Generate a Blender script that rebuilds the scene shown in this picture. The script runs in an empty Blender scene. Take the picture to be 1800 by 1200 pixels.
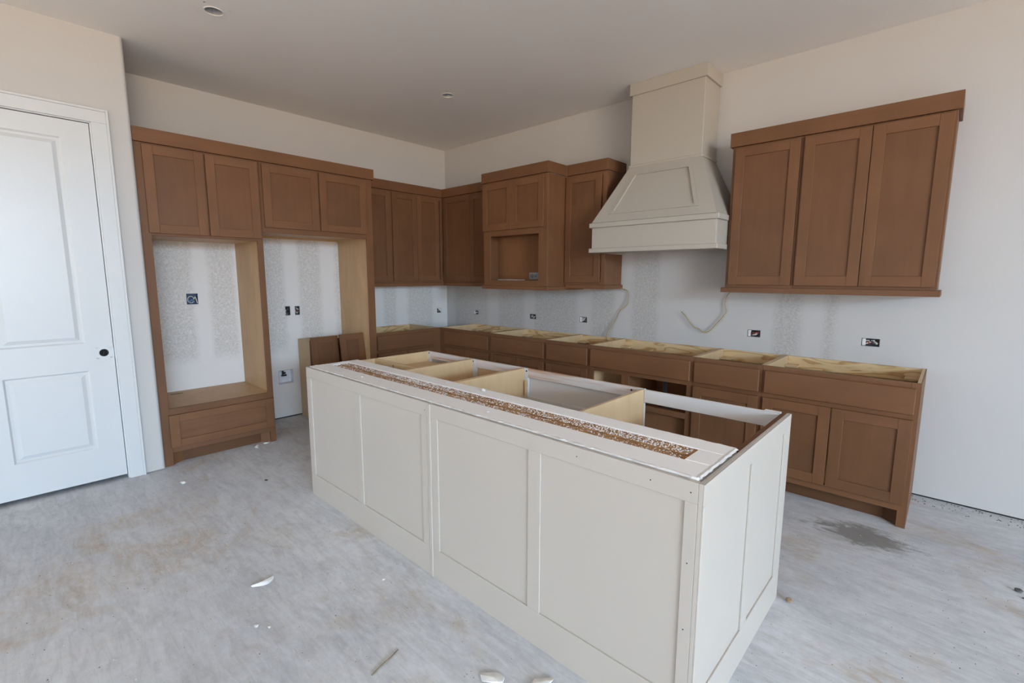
import bpy, bmesh, math, random
from mathutils import Vector, Matrix
random.seed(7)
scene = bpy.context.scene
col = scene.collection

# ------------------------------------------------------------------ camera
CAM = (5.0216, -4.1214, 1.4752)
YAW, PITCH, ROLL, FPX = 0.74755, -0.13656, 0.0023, 834.06
fw = Vector((-math.sin(YAW)*math.cos(PITCH), math.cos(YAW)*math.cos(PITCH), math.sin(PITCH)))
rt = Vector((math.cos(YAW), math.sin(YAW), 0)); up = rt.cross(fw)
r2 = rt*math.cos(ROLL)+up*math.sin(ROLL); u2 = -rt*math.sin(ROLL)+up*math.cos(ROLL)
cd = bpy.data.cameras.new('camera'); cam = bpy.data.objects.new('camera', cd); col.objects.link(cam)
cam.matrix_world = Matrix(((r2.x,u2.x,-fw.x,CAM[0]),(r2.y,u2.y,-fw.y,CAM[1]),(r2.z,u2.z,-fw.z,CAM[2]),(0,0,0,1)))
cd.sensor_fit='HORIZONTAL'; cd.sensor_width=36; cd.lens=FPX/1800*36; cd.clip_start=.05
scene.camera = cam

# ------------------------------------------------------------------ light and exposure
SKY, SKYS = (.545,.765,1.0), 8.8
GROUND = (.55,.405,.25)
EXPOSURE = 0.13
w = bpy.data.worlds.new('daylight'); scene.world = w; w.use_nodes = True
nt = w.node_tree; nt.nodes.clear()
out = nt.nodes.new('ShaderNodeOutputWorld'); bg = nt.nodes.new('ShaderNodeBackground')
tc = nt.nodes.new('ShaderNodeTexCoord'); sx = nt.nodes.new('ShaderNodeSeparateXYZ')
mr = nt.nodes.new('ShaderNodeMapRange'); mr.inputs['From Min'].default_value=-.06; mr.inputs['From Max'].default_value=.06
mx = nt.nodes.new('ShaderNodeMix'); mx.data_type='RGBA'
mx.inputs[6].default_value=(*GROUND,1); mx.inputs[7].default_value=(*SKY,1)
nt.links.new(tc.outputs['Generated'], sx.inputs[0]); nt.links.new(sx.outputs['Z'], mr.inputs['Value'])
nt.links.new(mr.outputs['Result'], mx.inputs[0]); nt.links.new(mx.outputs[2], bg.inputs['Color'])
bg.inputs['Strength'].default_value = 6.0*SKYS; nt.links.new(bg.outputs[0], out.inputs[0])
# room extents and the unseen window openings, sized to suit the light
RX, RY, H = 12.0, -9.0, 3.0815
EAST_WIN = [(-8.8,-5.0,.15,2.0), (-7.1,-3.3,2.1,2.96)]  # second, high opening added to throw more light downward
FRONT_WIN = [(1.0,4.4,.3,2.7)]
def portal(loc, rot, sx_, sy_):
    l = bpy.data.lights.new('window_portal','AREA'); l.shape='RECTANGLE'; l.size=sx_; l.size_y=sy_
    l.cycles.is_portal=True
    o = bpy.data.objects.new('window_portal', l); col.objects.link(o); o.location=loc; o.rotation_euler=rot
for y0,y1,z0,z1 in EAST_WIN: portal((RX+.02,(y0+y1)/2,(z0+z1)/2),(0,math.pi/2,0),z1-z0,y1-y0)
for x0,x1,z0,z1 in FRONT_WIN: portal(((x0+x1)/2,RY-.02,(z0+z1)/2),(math.pi/2,0,0),x1-x0,z1-z0)
vs = scene.view_settings
scene.display_settings.display_device='sRGB'
vs.view_transform='Standard'; vs.look='None'; vs.gamma=1; vs.use_curve_mapping=False; vs.exposure=EXPOSURE

# ------------------------------------------------------------------ materials
class N:
    def __init__(s, name):
        s.m = bpy.data.materials.new(name); s.m.use_nodes=True; s.t=s.m.node_tree
        s.b = s.t.nodes['Principled BSDF']
    def n(s, typ, **kw):
        nd = s.t.nodes.new('ShaderNode'+typ)
        for k,v in kw.items():
            if k in nd.inputs.keys(): nd.inputs[k].default_value=v
            else: setattr(nd,k,v)
        return nd
    def l(s,a,b): s.t.links.new(a,b)
    def coord(s, scale=(1,1,1), rand=True):
        tc=s.n('TexCoord'); mp=s.n('Mapping'); mp.inputs['Scale'].default_value=scale
        s.l(tc.outputs['Object'],mp.inputs['Vector'])
        if rand:
            oi=s.n('ObjectInfo'); m=s.n('Math',operation='MULTIPLY'); m.inputs[1].default_value=37.
            s.l(oi.outputs['Random'],m.inputs[0]); s.l(m.outputs[0],mp.inputs['Location'])
        return mp.outputs['Vector']
    def noise(s,vec,scale,detail=4,rough=.55,dist=0):
        nd=s.n('TexNoise',Scale=scale,Detail=detail,Roughness=rough,Distortion=dist); s.l(vec,nd.inputs['Vector']); return nd.outputs['Fac']
    def ramp(s,fac,stops):
        r=s.n('ValToRGB'); e=r.color_ramp.elements
        e[0].position,e[0].color=stops[0][0],(*stops[0][1],1); e[1].position,e[1].color=stops[-1][0],(*stops[-1][1],1)
        for p,c in stops[1:-1]:
            k=e.new(p); k.color=(*c,1)
        s.l(fac,r.inputs['Fac']); return r.outputs['Color']
    def mix(s,fac,a,b,typ='MIX'):
        m=s.n('Mix',data_type='RGBA',blend_type=typ)
        for i,v in ((0,fac),(6,a),(7,b)):
            if isinstance(v,(int,float)): m.inputs[i].default_value=v
            elif isinstance(v,tuple): m.inputs[i].default_value=(*v,1)
            else: s.l(v,m.inputs[i])
        return m.outputs[2]
    def bump(s,h,strength=.2,dist=.002):
        b=s.n('Bump',Strength=strength,Distance=dist); s.l(h,b.inputs['Height']); s.l(b.outputs[0],s.b.inputs['Normal'])
    def color(s,c):
        if isinstance(c,tuple): s.b.inputs['Base Color'].default_value=(*c,1)
        else: s.l(c,s.b.inputs['Base Color'])
    def rough(s,v): s.b.inputs['Roughness'].default_value=v; return s
def g3(v): return (v,v,v)
def stained(name, axis, k=1.0):
    a=N(name); sc=[16,16,16]; sc[axis]=1.1
    if axis==0: sc[1]=1.1
    v=a.coord(tuple(sc)); v2=a.coord((1.5,1.5,1.5))
    n1=a.noise(v,1.6,6,.6,.3); n2=a.noise(v2,2.2,3,.5); 
    c=a.ramp(n1,[(.2,(.152*k,.068*k,.029*k)),(.55,(.172*k,.078*k,.035*k)),(.85,(.190*k,.089*k,.041*k))])
    c=a.mix(.55,c,a.ramp(n2,[(.3,g3(.82)),(.7,g3(1.14))]),'MULTIPLY')
    oi=a.n('ObjectInfo'); c=a.mix(1.0,c,a.ramp(oi.outputs['Random'],[(0,(.93,.93,.93)),(1,(1.07,1.05,1.03))]),'MULTIPLY')
    a.color(c); a.rough(.5); a.b.inputs['Specular IOR Level'].default_value=.28; a.bump(n1,.06,.001); return a.m
def maple(name,c0,c1):
    a=N(name); v=a.coord((5,5,1.2)); n=a.noise(v,1.5,5,.6,.8)
    a.color(a.ramp(n,[(.3,c0),(.7,c1)])); a.rough(.5); return a.m
def pine(name):
    a=N(name); v=a.coord((1.0,1.0,4.2)); n=a.noise(v,1.9,2.5,.5,.6)
    m=a.n('Math',operation='MULTIPLY'); a.l(n,m.inputs[0]); m.inputs[1].default_value=7.; f=a.n('Math',operation='FRACT'); a.l(m.outputs[0],f.inputs[0])
    a.color(a.ramp(f.outputs[0],[(0,(.64,.45,.23)),(.55,(.70,.51,.28)),(.72,(.60,.40,.18)),(.86,(.47,.27,.11)),(.94,(.44,.245,.095)),(1,(.64,.45,.23))])); a.rough(.6); return a.m
def paint(name,c,rough=.5,bs=.05):
    a=N(name); v=a.coord((1,1,1),False); n=a.noise(v,1.3,3); n2=a.noise(v,90,2)
    a.color(a.mix(1.0,a.ramp(n,[(.3,tuple(x*.97 for x in c)),(.7,c)]),(1,1,1),'MULTIPLY')); a.rough(rough)
    if bs: a.bump(n2,bs,.001)
    return a.m
def plain(name,c,rough=.5,metal=0):
    a=N(name); v=a.coord((1,1,1)); n=a.noise(v,25,2)
    a.color(a.ramp(n,[(.3,tuple(x*.9 for x in c)),(.7,tuple(min(1,x*1.08) for x in c))])); a.rough(rough); a.b.inputs['Metallic'].default_value=metal; return a.m
def wallmat(name, axis, span, bands, zlo, lift=None):
    # painted drywall, with the unpainted sprayed texture left between the taped seams
    a=N(name); tc=a.n('TexCoord'); s=a.n('SeparateXYZ'); a.l(tc.outputs['Object'],s.inputs[0])
    P=(.53,.51,.49)
    m=a.n('MapRange'); m.inputs['From Min'].default_value=span[0]; m.inputs['From Max'].default_value=span[1]
    wob=a.n('TexNoise',Scale=9.,Detail=3.); a.l(tc.outputs['Object'],wob.inputs['Vector'])
    ad=a.n('Math',operation='MULTIPLY_ADD'); a.l(wob.outputs['Fac'],ad.inputs[0]); ad.inputs[1].default_value=.05; 
    a.l(s.outputs[axis],ad.inputs[2]); a.l(ad.outputs[0],m.inputs['Value'])
    L=span[1]-span[0]; stops=[(0,g3(0))]; e=.012
    for p,q in bands:
        p=(p-span[0]+.025)/L; q=(q-span[0]+.025)/L
        stops += [(p,g3(0)),(min(p+e,(p+q)/2),g3(1)),(max(q-e,(p+q)/2+.0005),g3(1)),(q,g3(0))]
    stops.append((1,g3(0)))
    f=a.ramp(m.outputs['Result'],stops)
    z1=a.n('MapRange'); z1.inputs['From Min'].default_value=zlo; z1.inputs['From Max'].default_value=zlo+.12; a.l(s.outputs[2],z1.inputs['Value'])
    z2=a.n('MapRange'); z2.inputs['From Min'].default_value=2.2; z2.inputs['From Max'].default_value=2.1; a.l(s.outputs[2],z2.inputs['Value'])
    mu=a.n('Math',operation='MULTIPLY'); a.l(z1.outputs[0],mu.inputs[0]); a.l(z2.outputs[0],mu.inputs[1])
    mu2=a.n('Math',operation='MULTIPLY'); a.l(mu.outputs[0],mu2.inputs[0]); a.l(f,mu2.inputs[1])
    sp=a.n('TexNoise',Scale=62.,Detail=3.,Roughness=.6,Distortion=.8); a.l(tc.outputs['Object'],sp.inputs['Vector'])
    big=a.n('TexNoise',Scale=1.1,Detail=3.); a.l(tc.outputs['Object'],big.inputs['Vector'])
    spc=a.ramp(sp.outputs['Fac'],[(.38,(.40,.38,.355)),(.56,(.475,.455,.43)),(.68,(.53,.51,.49))])
    pc=a.ramp(big.outputs['Fac'],[(.3,tuple(x*.975 for x in P)),(.7,P)])
    if lift: pc=a.mix(z2.outputs[0],pc,lift); spc=a.mix(1.0,spc,tuple(p/q for p,q in zip(lift,P)),'MULTIPLY')  # lower wall colour raised to stand in for missing light
    a.color(a.mix(mu2.outputs[0],pc,spc)); a.rough(.75)
    fine=a.n('TexNoise',Scale=120.,Detail=2.); a.l(tc.outputs['Object'],fine.inputs['Vector']); a.bump(fine.outputs['Fac'],.06,.001)
    return a.m
M={}
M['wood_v']=stained('stained_maple_upright',2); M['wood_h']=stained('stained_maple_level',0)
M['toe']=stained('stained_toe_board',0,.72); M['wood_panel']=stained('stained_maple_door_panel',2,.9); M['wood_niche']=stained('stained_niche_lining',2,1.25)
M['maple']=maple('clear_maple_interior',(.56,.385,.21),(.64,.455,.26))
M['maple_tan']=maple('tan_maple_panel',(.50,.315,.16),(.59,.385,.205))
M['pine']=pine('pine_plywood')
M['cream']=paint('greige_cabinet_paint',(.512,.462,.405),.38,.02)
M['greige_hood']=paint('greige_hood_paint',(.435,.395,.335),.42,.02)
M['white_trim']=paint('white_trim_paint',(.60,.605,.605),.35,.02)
M['white_raw']=paint('primed_frame_paint',(.66,.64,.63),.5,.03)
M['ceiling']=paint('ceiling_paint',(.88,.84,.80),.85,.1)
M['wall']=paint('wall_paint',(.53,.51,.49),.75,.06)
M['mud']=paint('drywall_mud',(.90,.875,.85),.9,.5)
M['dark']=plain('dark_gap',(.018,.018,.016),.9)
M['black']=plain('black_metal',(.016,.016,.016),.4)
M['hole']=plain('black_bore',(.01,.01,.01),.8)
M['bluebox']=plain('blue_plastic_box',(.03,.06,.13),.4)
M['greybox']=plain('grey_box',(.10,.10,.10),.6)
M['wire_white']=plain('white_wire',(.62,.60,.56),.5)
M['wire_yellow']=plain('yellow_cable',(.42,.29,.12),.5)
M['wire_black']=plain('black_wire',(.02,.02,.02),.4)
M['wire_red']=plain('red_wire',(.3,.04,.03),.4)
M['copper']=plain('copper_wire',(.5,.25,.1),.35,.8)
M['steel']=plain('steel',(.45,.46,.47),.35,.9)
M['can_paint']=plain('grey_can_lining',(.50,.50,.49),.4)
M['socket']=plain('grey_socket',(.32,.33,.35),.3)
M['white_plastic']=plain('white_plastic',(.78,.78,.82),.4)
M['chip']=plain('white_drywall_chip',(.70,.68,.65),.95)
M['rust']=plain('tan_crumb',(.33,.22,.12),.9)
M['stone']=plain('grey_pebble',(.09,.085,.08),.8)
a=N('osb_edge'); v=a.coord((1.2,9,9)); n=a.noise(v,14,4); a.color(a.ramp(n,[(.3,(.20,.085,.03)),(.5,(.36,.18,.07)),(.7,(.47,.27,.12))])); a.rough(.8); M['osb']=a.m
a=N('streaked_frame'); v=a.coord((1.2,1.2,28)); n=a.noise(v,1.4,2); a.color(a.ramp(n,[(.40,(.66,.62,.60)),(.56,(.63,.54,.49)),(.68,(.50,.30,.20))])); a.rough(.5); M['streak']=a.m
# concrete slab
a=N('concrete_slab'); v=a.coord((1,1,1),False)
st=a.coord((1.0,2.2,1),False)
n1=a.noise(v,.9,6,.6,.4); n2=a.noise(st,3.2,7,.65,1.2); n3=a.noise(v,26,5,.7); n4=a.noise(v,1.7,6,.62,.9); n5=a.noise(st,9,6,.7,1.0)
base=a.ramp(n1,[(.32,(.50,.52,.555)),(.5,(.575,.59,.615)),(.68,(.63,.64,.655))])
base=a.mix(.6,base,a.ramp(n2,[(.35,g3(.80)),(.52,g3(1.0)),(.68,g3(1.10))]),'MULTIPLY')
base=a.mix(.35,base,a.ramp(n3,[(.35,g3(.82)),(.6,g3(1.08))]),'MULTIPLY')
tan=a.ramp(n4,[(.52,g3(0)),(.68,g3(.8))]); tb=a.ramp(n5,[(.38,g3(.15)),(.62,g3(1))])
base=a.mix(a.mix(1.0,tan,tb,'MULTIPLY'),base,(.46,.375,.285))
drk=a.ramp(a.noise(v,6.5,6,.7,.8),[(.66,g3(0)),(.80,g3(.35))])
base=a.mix(drk,base,(.30,.29,.27))
rot=a.n('Mapping'); rot.inputs['Rotation'].default_value=(0,0,.75); rot.inputs['Scale'].default_value=(1,6,1); a.l(v,rot.inputs['Vector'])
n6=a.noise(rot.outputs[0],16,5,.7,.6); n7=a.noise(rot.outputs[0],5,6,.7,1.0); n8=a.noise(v,1.1,3,.5)
base=a.mix(.55,base,a.ramp(n7,[(.36,g3(.78)),(.50,g3(.98)),(.64,g3(1.10))]),'MULTIPLY')
fl=a.mix(1.0,a.ramp(n6,[(.585,g3(0)),(.66,g3(.75))]),a.ramp(n8,[(.42,g3(.15)),(.6,g3(1))]),'MULTIPLY')
base=a.mix(fl,base,(.70,.67,.63))
# one wet-looking smudge of dirt in front of the right-hand base cabinet
tcf=a.n('TexCoord'); vm=a.n('VectorMath',operation='DISTANCE'); mpx=a.n('Mapping'); mpx.inputs['Scale'].default_value=(1,1.7,1)
a.l(tcf.outputs['Object'],mpx.inputs['Vector']); a.l(mpx.outputs[0],vm.inputs[0]); vm.inputs[1].default_value=(4.76,-.88*1.7,0)
ad=a.n('Math',operation='MULTIPLY_ADD'); a.l(n5,ad.inputs[0]); ad.inputs[1].default_value=-.62; a.l(vm.outputs['Value'],ad.inputs[2])
sm=a.ramp(ad.outputs[0],[(.0,g3(.72)),(.10,g3(0))])
ad2=a.n('Math',operation='ADD'); a.l(ad.outputs[0],ad2.inputs[0]); ad2.inputs[1].default_value=.16; sm=a.ramp(ad2.outputs[0],[(.0,g3(.75)),(.12,g3(0))])
base=a.mix(sm,base,(.15,.135,.115))
a.color(base); a.rough(.72); a.bump(n5,.12,.004); M['concrete']=a.m
SP_BACK=[(.14,.82),(.95,1.42),(1.52,2.16),(2.28,2.60),(2.74,3.06),(3.98,4.22),(4.31,4.44)]
M['wall_back']=wallmat('hood_wall_drywall',0,(0,5),SP_BACK,.5)
SP_LEFT=[(-3.35,-2.90),(-2.82,-2.56),(-2.48,-2.10),(-2.0,-1.72),(-1.60,-1.16),(-1.0,-.78),(-.66,-.22)]
M['wall_left']=wallmat('oven_wall_drywall',1,(-4,0),SP_LEFT,.66,(.72,.69,.665))  # last tuple: lighter lower wall, brightness put into the colour

# ------------------------------------------------------------------ mesh helpers
HW=lambda u,w,z:(u,-w,z)          # hood wall: u runs along it, w comes out into the room
LW=lambda u,w,z:(w,u,z)           # oven wall
ID=lambda x,y,z:(x,y,z)
class B:
    def __init__(s,f=ID): s.v=[];s.f=[];s.m=[];s.fn=f
    def box(s,a0,a1,b0,b1,c0,c1,mi=0):
        k=len(s.v)
        P=[s.fn(a,b,c) for c in (c0,c1) for b in (b0,b1) for a in (a0,a1)]
        lo=[min(p[i] for p in P) for i in range(3)]; hi=[max(p[i] for p in P) for i in range(3)]
        s.v+=[(x,y,z) for z in (lo[2],hi[2]) for y in (lo[1],hi[1]) for x in (lo[0],hi[0])]
        for q in ((0,2,3,1),(4,5,7,6),(0,1,5,4),(2,6,7,3),(0,4,6,2),(1,3,7,5)):
            s.f.append(tuple(k+i for i in q)); s.m.append(mi)
        return s
    def poly(s,vs,fs,mi=0):
        k=len(s.v); s.v+=[tuple(v) for v in vs]
        for q in fs: s.f.append(tuple(k+i for i in q)); s.m.append(mi)
        return s
    def tube(s,pts,r,n=6,mi=0,smooth=True):
        pts=[Vector(p) for p in pts]
        if smooth and len(pts)>2:
            q=[]
            for i in range(len(pts)-1):
                p0=pts[max(i-1,0)];p1=pts[i];p2=pts[i+1];p3=pts[min(i+2,len(pts)-1)]
                for t in (0,.33,.66):
                    q.append(.5*((2*p1)+(p2-p0)*t+(2*p0-5*p1+4*p2-p3)*t*t+(3*p1-p0-3*p2+p3)*t**3))
            pts=q+[pts[-1]]
        k=len(s.v)
        for i,p in enumerate(pts):
            d=(pts[min(i+1,len(pts)-1)]-pts[max(i-1,0)]).normalized()
            a=d.orthogonal() if abs(d.z)>.9 else d.cross(Vector((0,0,1)))
            a.normalize(); b=d.cross(a)
            for j in range(n):
                t=2*math.pi*j/n; s.v.append(tuple(p+r*(a*math.cos(t)+b*math.sin(t))))
        for i in range(len(pts)-1):
            for j in range(n):
                s.f.append((k+i*n+j,k+i*n+(j+1)%n,k+(i+1)*n+(j+1)%n,k+(i+1)*n+j)); s.m.append(mi)
        s.f.append(tuple(k+j for j in range(n))); s.m.append(mi)
        e=k+(len(pts)-1)*n; s.f.append(tuple(e+j for j in range(n))); s.m.append(mi)
        return s
    def cyl(s,c,axis,r0,r1,h,n=24,mi=0,caps=(True,True)):
        k=len(s.v); o=[i for i in range(3) if i!=axis]
        for (r,d) in ((r0,0),(r1,h)):
            for j in range(n):
                t=2*math.pi*j/n; p=list(c); p[axis]+=d; p[o[0]]+=r*math.cos(t); p[o[1]]+=r*math.sin(t); s.v.append(tuple(p))
        for j in range(n): s.f.append((k+j,k+(j+1)%n,k+n+(j+1)%n,k+n+j)); s.m.append(mi)
        if caps[0]: s.f.append(tuple(k+j for j in range(n))); s.m.append(mi)
        if caps[1]: s.f.append(tuple(k+n+j for j in range(n))); s.m.append(mi)
        return s
    def ring(s,c,axis,r0,r1,h,n=24,mi=0):
        # washer with thickness
        k=len(s.v); o=[i for i in range(3) if i!=axis]
        for (r,d) in ((r0,0),(r1,0),(r1,h),(r0,h)):
            for j in range(n):
                t=2*math.pi*j/n; p=list(c); p[axis]+=d; p[o[0]]+=r*math.cos(t); p[o[1]]+=r*math.sin(t); s.v.append(tuple(p))
        for q in range(4):
            for j in range(n):
                a_=k+q*n; b_=k+((q+1)%4)*n
                s.f.append((a_+j,a_+(j+1)%n,b_+(j+1)%n,b_+j)); s.m.append(mi)
        return s
    def plate(s,fn,a0,a1,b0,b1,rects=(),circs=(),t=.1,mi=0,side=0,n=28):
        # flat slab fn(a,b,d) with rectangular and round holes through it
        sq=[(c[0]-c[2]*1.5,c[0]+c[2]*1.5,c[1]-c[2]*1.5,c[1]+c[2]*1.5) for c in circs]
        A=sorted({a0,a1,*[r[i] for r in list(rects)+sq for i in (0,1)]}); Bc=sorted({b0,b1,*[r[i] for r in list(rects)+sq for i in (2,3)]})
        inr=lambda a,b,R: any(r[0]<a<r[1] and r[2]<b<r[3] for r in R)
        for i in range(len(A)-1):
            for j in range(len(Bc)-1):
                ca,cb=(A[i]+A[i+1])/2,(Bc[j]+Bc[j+1])/2
                if inr(ca,cb,rects) or inr(ca,cb,sq): continue
                for d in (0,t):
                    s.poly([fn(A[i],Bc[j],d),fn(A[i+1],Bc[j],d),fn(A[i+1],Bc[j+1],d),fn(A[i],Bc[j+1],d)],[(0,1,2,3)],mi)
        for r in list(rects)+[(a0,a1,b0,b1)]:
            c=[(r[0],r[2]),(r[1],r[2]),(r[1],r[3]),(r[0],r[3])]
            for k in range(4):
                p,q=c[k],c[(k+1)%4]; s.poly([fn(*p,0),fn(*q,0),fn(*q,t),fn(*p,t)],[(0,1,2,3)],side)
        for c,r in zip(circs,sq):
            for d in (0,t):
                vs=[];fs=[]
                for k in range(n):
                    th=2*math.pi*k/n; cx,sy=math.cos(th),math.sin(th); m_=max(abs(cx),abs(sy)); R=c[2]*1.5/m_
                    vs+=[fn(c[0]+c[2]*cx,c[1]+c[2]*sy,d),fn(c[0]+R*cx,c[1]+R*sy,d)]
                for k in range(n): fs.append((2*k,2*k+1,(2*k+3)%(2*n),(2*k+2)%(2*n)))
                s.poly(vs,fs,mi)
            vs=[];fs=[]
            for k in range(n):
                th=2*math.pi*k/n; vs+=[fn(c[0]+c[2]*math.cos(th),c[1]+c[2]*math.sin(th),0),fn(c[0]+c[2]*math.cos(th),c[1]+c[2]*math.sin(th),t)]
            for k in range(n): fs.append((2*k,2*k+1,(2*k+3)%(2*n),(2*k+2)%(2*n)))
            s.poly(vs,fs,side)
        return s
WP={}
def fin(o,name,label,cat,group,kind):
    if label: o['label']=label
    if cat: o['category']=cat
    if group: o['group']=group
    if kind: o['kind']=kind
def obj(name,b,mats,parent=None,label=None,cat=None,group=None,kind=None,bevel=.0015,origin=None,norm=True,smooth=False):
    if not isinstance(mats,(list,tuple)): mats=[mats]
    lo=[min(v[i] for v in b.v) for i in range(3)]; hi=[max(v[i] for v in b.v) for i in range(3)]
    c=Vector(((lo[0]+hi[0])/2,(lo[1]+hi[1])/2,(lo[2]+hi[2])/2)) if origin is None else Vector(origin)
    if parent is None and origin is None: c.z=lo[2]
    me=bpy.data.meshes.new(name)
    me.from_pydata([tuple(Vector(v)-c) for v in b.v],[],b.f)
    for m in mats: me.materials.append(M[m] if isinstance(m,str) else m)
    me.polygons.foreach_set('material_index',b.m)
    if norm:
        bm=bmesh.new(); bm.from_mesh(me); bmesh.ops.remove_doubles(bm,verts=bm.verts,dist=1e-6) if norm=='weld' else None
        bmesh.ops.recalc_face_normals(bm,faces=bm.faces); bm.to_mesh(me); bm.free()
    if smooth: me.polygons.foreach_set('use_smooth',[True]*len(me.polygons))
    me.update()
    o=bpy.data.objects.new(name,me); col.objects.link(o)
    WP[o]=c
    if parent is not None: o.parent=parent; o.location=c-WP[parent]
    else: o.location=c
    if bevel:
        md=o.modifiers.new('bevel','BEVEL'); md.width=bevel; md.segments=1; md.limit_method='ANGLE'; md.angle_limit=math.radians(50)
    fin(o,name,label,cat,group,kind)
    return o
def thing(name,loc,label,cat,group=None):
    o=bpy.data.objects.new(name,None); col.objects.link(o); o.location=loc; o.empty_display_size=.1
    WP[o]=Vector(loc); fin(o,name,label,cat,group,None); return o
def struct(name,b,mats,parent=None,**k): return obj(name,b,mats,parent,kind=None if parent else 'structure',bevel=k.pop('bevel',0),**k)

# ------------------------------------------------------------------ room shell
b=B(); b.poly([(-.2,RY-.2,0),(RX+.2,RY-.2,0),(RX+.2,.2,0),(-.2,.2,0)],[(0,1,2,3)]); b.box(-.2,RX+.2,RY-.2,.2,-.15,-.001)
struct('floor',b,'concrete',origin=(0,0,0),norm=False)
CANS=[(1.528,-3.052,.05),(1.523,-1.205,.05)]
b=B(); b.plate(lambda x,y,d:(x,y,H+d),-.2,RX+.2,RY-.2,.2,circs=CANS,t=.1)
struct('ceiling',b,'ceiling',origin=(0,0,0),norm='weld')
# outlet holes: (u0,u1,z0,z1)
BK=[(.523,.617,.995,1.044),(1.476,1.570,.994,1.050),(2.162,2.260,1.000,1.058),(3.816,3.914,.994,1.050),(4.572,4.676,.994,1.050)]
LF=[(-.172,-.100,.992,1.054),(-2.982,-2.893,1.218,1.314),(-2.132,-2.082,1.069,1.164),(-2.034,-1.984,1.069,1.162),(-2.241,-2.09,.362,.506)]
GAP=.013
b=B(); b.plate(lambda x,z,d:(x,d,z),0,RX+.2,GAP,H,rects=BK,t=.013,mi=0,side=1); b.box(-.2,RX+.2,.07,.2,0,H,2); b.box(0,RX+.2,.013,.07,0,.05,2)
struct('wall_back',b,['wall_back','mud','dark'],origin=(0,0,0))
b=B(); b.plate(lambda y,z,d:(-d,y,z),RY,0,GAP,H,rects=LF,t=.013,mi=0,side=1); b.box(-.2,-.07,RY-.2,.2,0,H,2); b.box(-.07,-.013,RY,0,0,.05,2)
struct('wall_left',b,['wall_left','mud','dark'],origin=(0,0,0))
b=B(); b.plate(lambda y,z,d:(RX+d,y,z),RY-.2,.2,0,H,rects=EAST_WIN,t=.16)
struct('wall_right',b,'wall',origin=(0,0,0))
b=B(); b.plate(lambda x,z,d:(x,RY-d,z),-.2,RX+.2,0,H,rects=FRONT_WIN,t=.16)
struct('wall_front',b,'wall',origin=(0,0,0))
# panes added in the unseen low windows to dim the daylight
def dim_pane(name,v):
    a=N(name); a.t.nodes.remove(a.b); tr=a.n('BsdfTransparent'); tr.inputs[0].default_value=(v,v,v,1); a.l(tr.outputs[0],a.t.nodes['Material Output'].inputs['Surface']); return a.m
PANES=[dim_pane('dimming_pane',.46),dim_pane('strong_dimming_pane',.115)]
for i,(fx,r_) in enumerate(((lambda y,z,d:(RX+.06+d,y,z),EAST_WIN[0]),(lambda x,z,d:(x,RY-.06-d,z),FRONT_WIN[0]))):
    b=B(); a0,a1,b0,b1=r_; b.plate(fx,a0,a1,b0,b1,rects=[(a0+.05,(a0+a1)/2-.03,b0+.05,b1-.05),((a0+a1)/2+.03,a1-.05,b0+.05,b1-.05)],t=.05)
    wn=struct('window_%d'%(i+1),b,'white_trim')
    b=B(); b.poly([fx(a0+.04,b0+.04,.025),fx(a1-.04,b0+.04,.025),fx(a1-.04,b1-.04,.025),fx(a0+.04,b1-.04,.025)],[(0,1,2,3)]); obj('pane',b,PANES[i],wn,bevel=0,norm=False)
b=B(); b.box(-.5,6.0,RY-4.2,RY-.18,2.82,2.95)  # unseen slab added outside to keep sky light from the front window
struct('sky_block_slab',b,'ceiling',origin=(0,0,0))
# pantry block with the white door, rounded outer corner
XP,YP=.695,-3.374
DY0,DY1,DZ=-4.325,-3.585,2.492          # rough opening
b=B()
b.box(XP-.115,XP,RY,DY0,GAP,H); b.box(XP-.115,XP,DY0,DY1,DZ,H)
R=.022
prof=[(XP,DY1)]+[(XP-R+R*math.cos(t),YP-R+R*math.sin(t)) for t in [i*math.pi/2/8 for i in range(9)]]+[(.002,YP),(.002,YP-.11),(XP-.115,YP-.11),(XP-.115,DY1)]
n=len(prof); k=[(x,y,z) for z in (.005,H) for x,y in prof]
b.poly(k,[tuple(range(n)),tuple(range(n,2*n))]+[(i,(i+1)%n,n+(i+1)%n,n+i) for i in range(n)])
struct('wall_pantry',b,'wall',origin=(0,0,0))
# casing
b=B(); CT=.017
b.box(XP,XP+CT,-3.592,-3.512,0,2.486); b.box(XP,XP+.022,-3.512,-3.497,0,2.577)
b.box(XP,XP+CT,-4.40,-3.512,2.486,2.562); b.box(XP,XP+.022,-4.415,-3.512,2.562,2.577)
b.box(XP,XP+CT,-4.40,-4.318,0,2.486); b.box(XP,XP+.022,-4.415,-4.40,0,2.562)
b.box(XP-.115,XP+.001,-3.600,-3.585,0,2.486); b.box(XP-.115,XP+.001,-4.325,-4.312,0,2.486); b.box(XP-.115,XP+.001,-4.325,-3.585,2.479,2.492)
struct('trim_1',b,'white_trim',bevel=.002,label='white door casing around the white panelled door')
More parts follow.
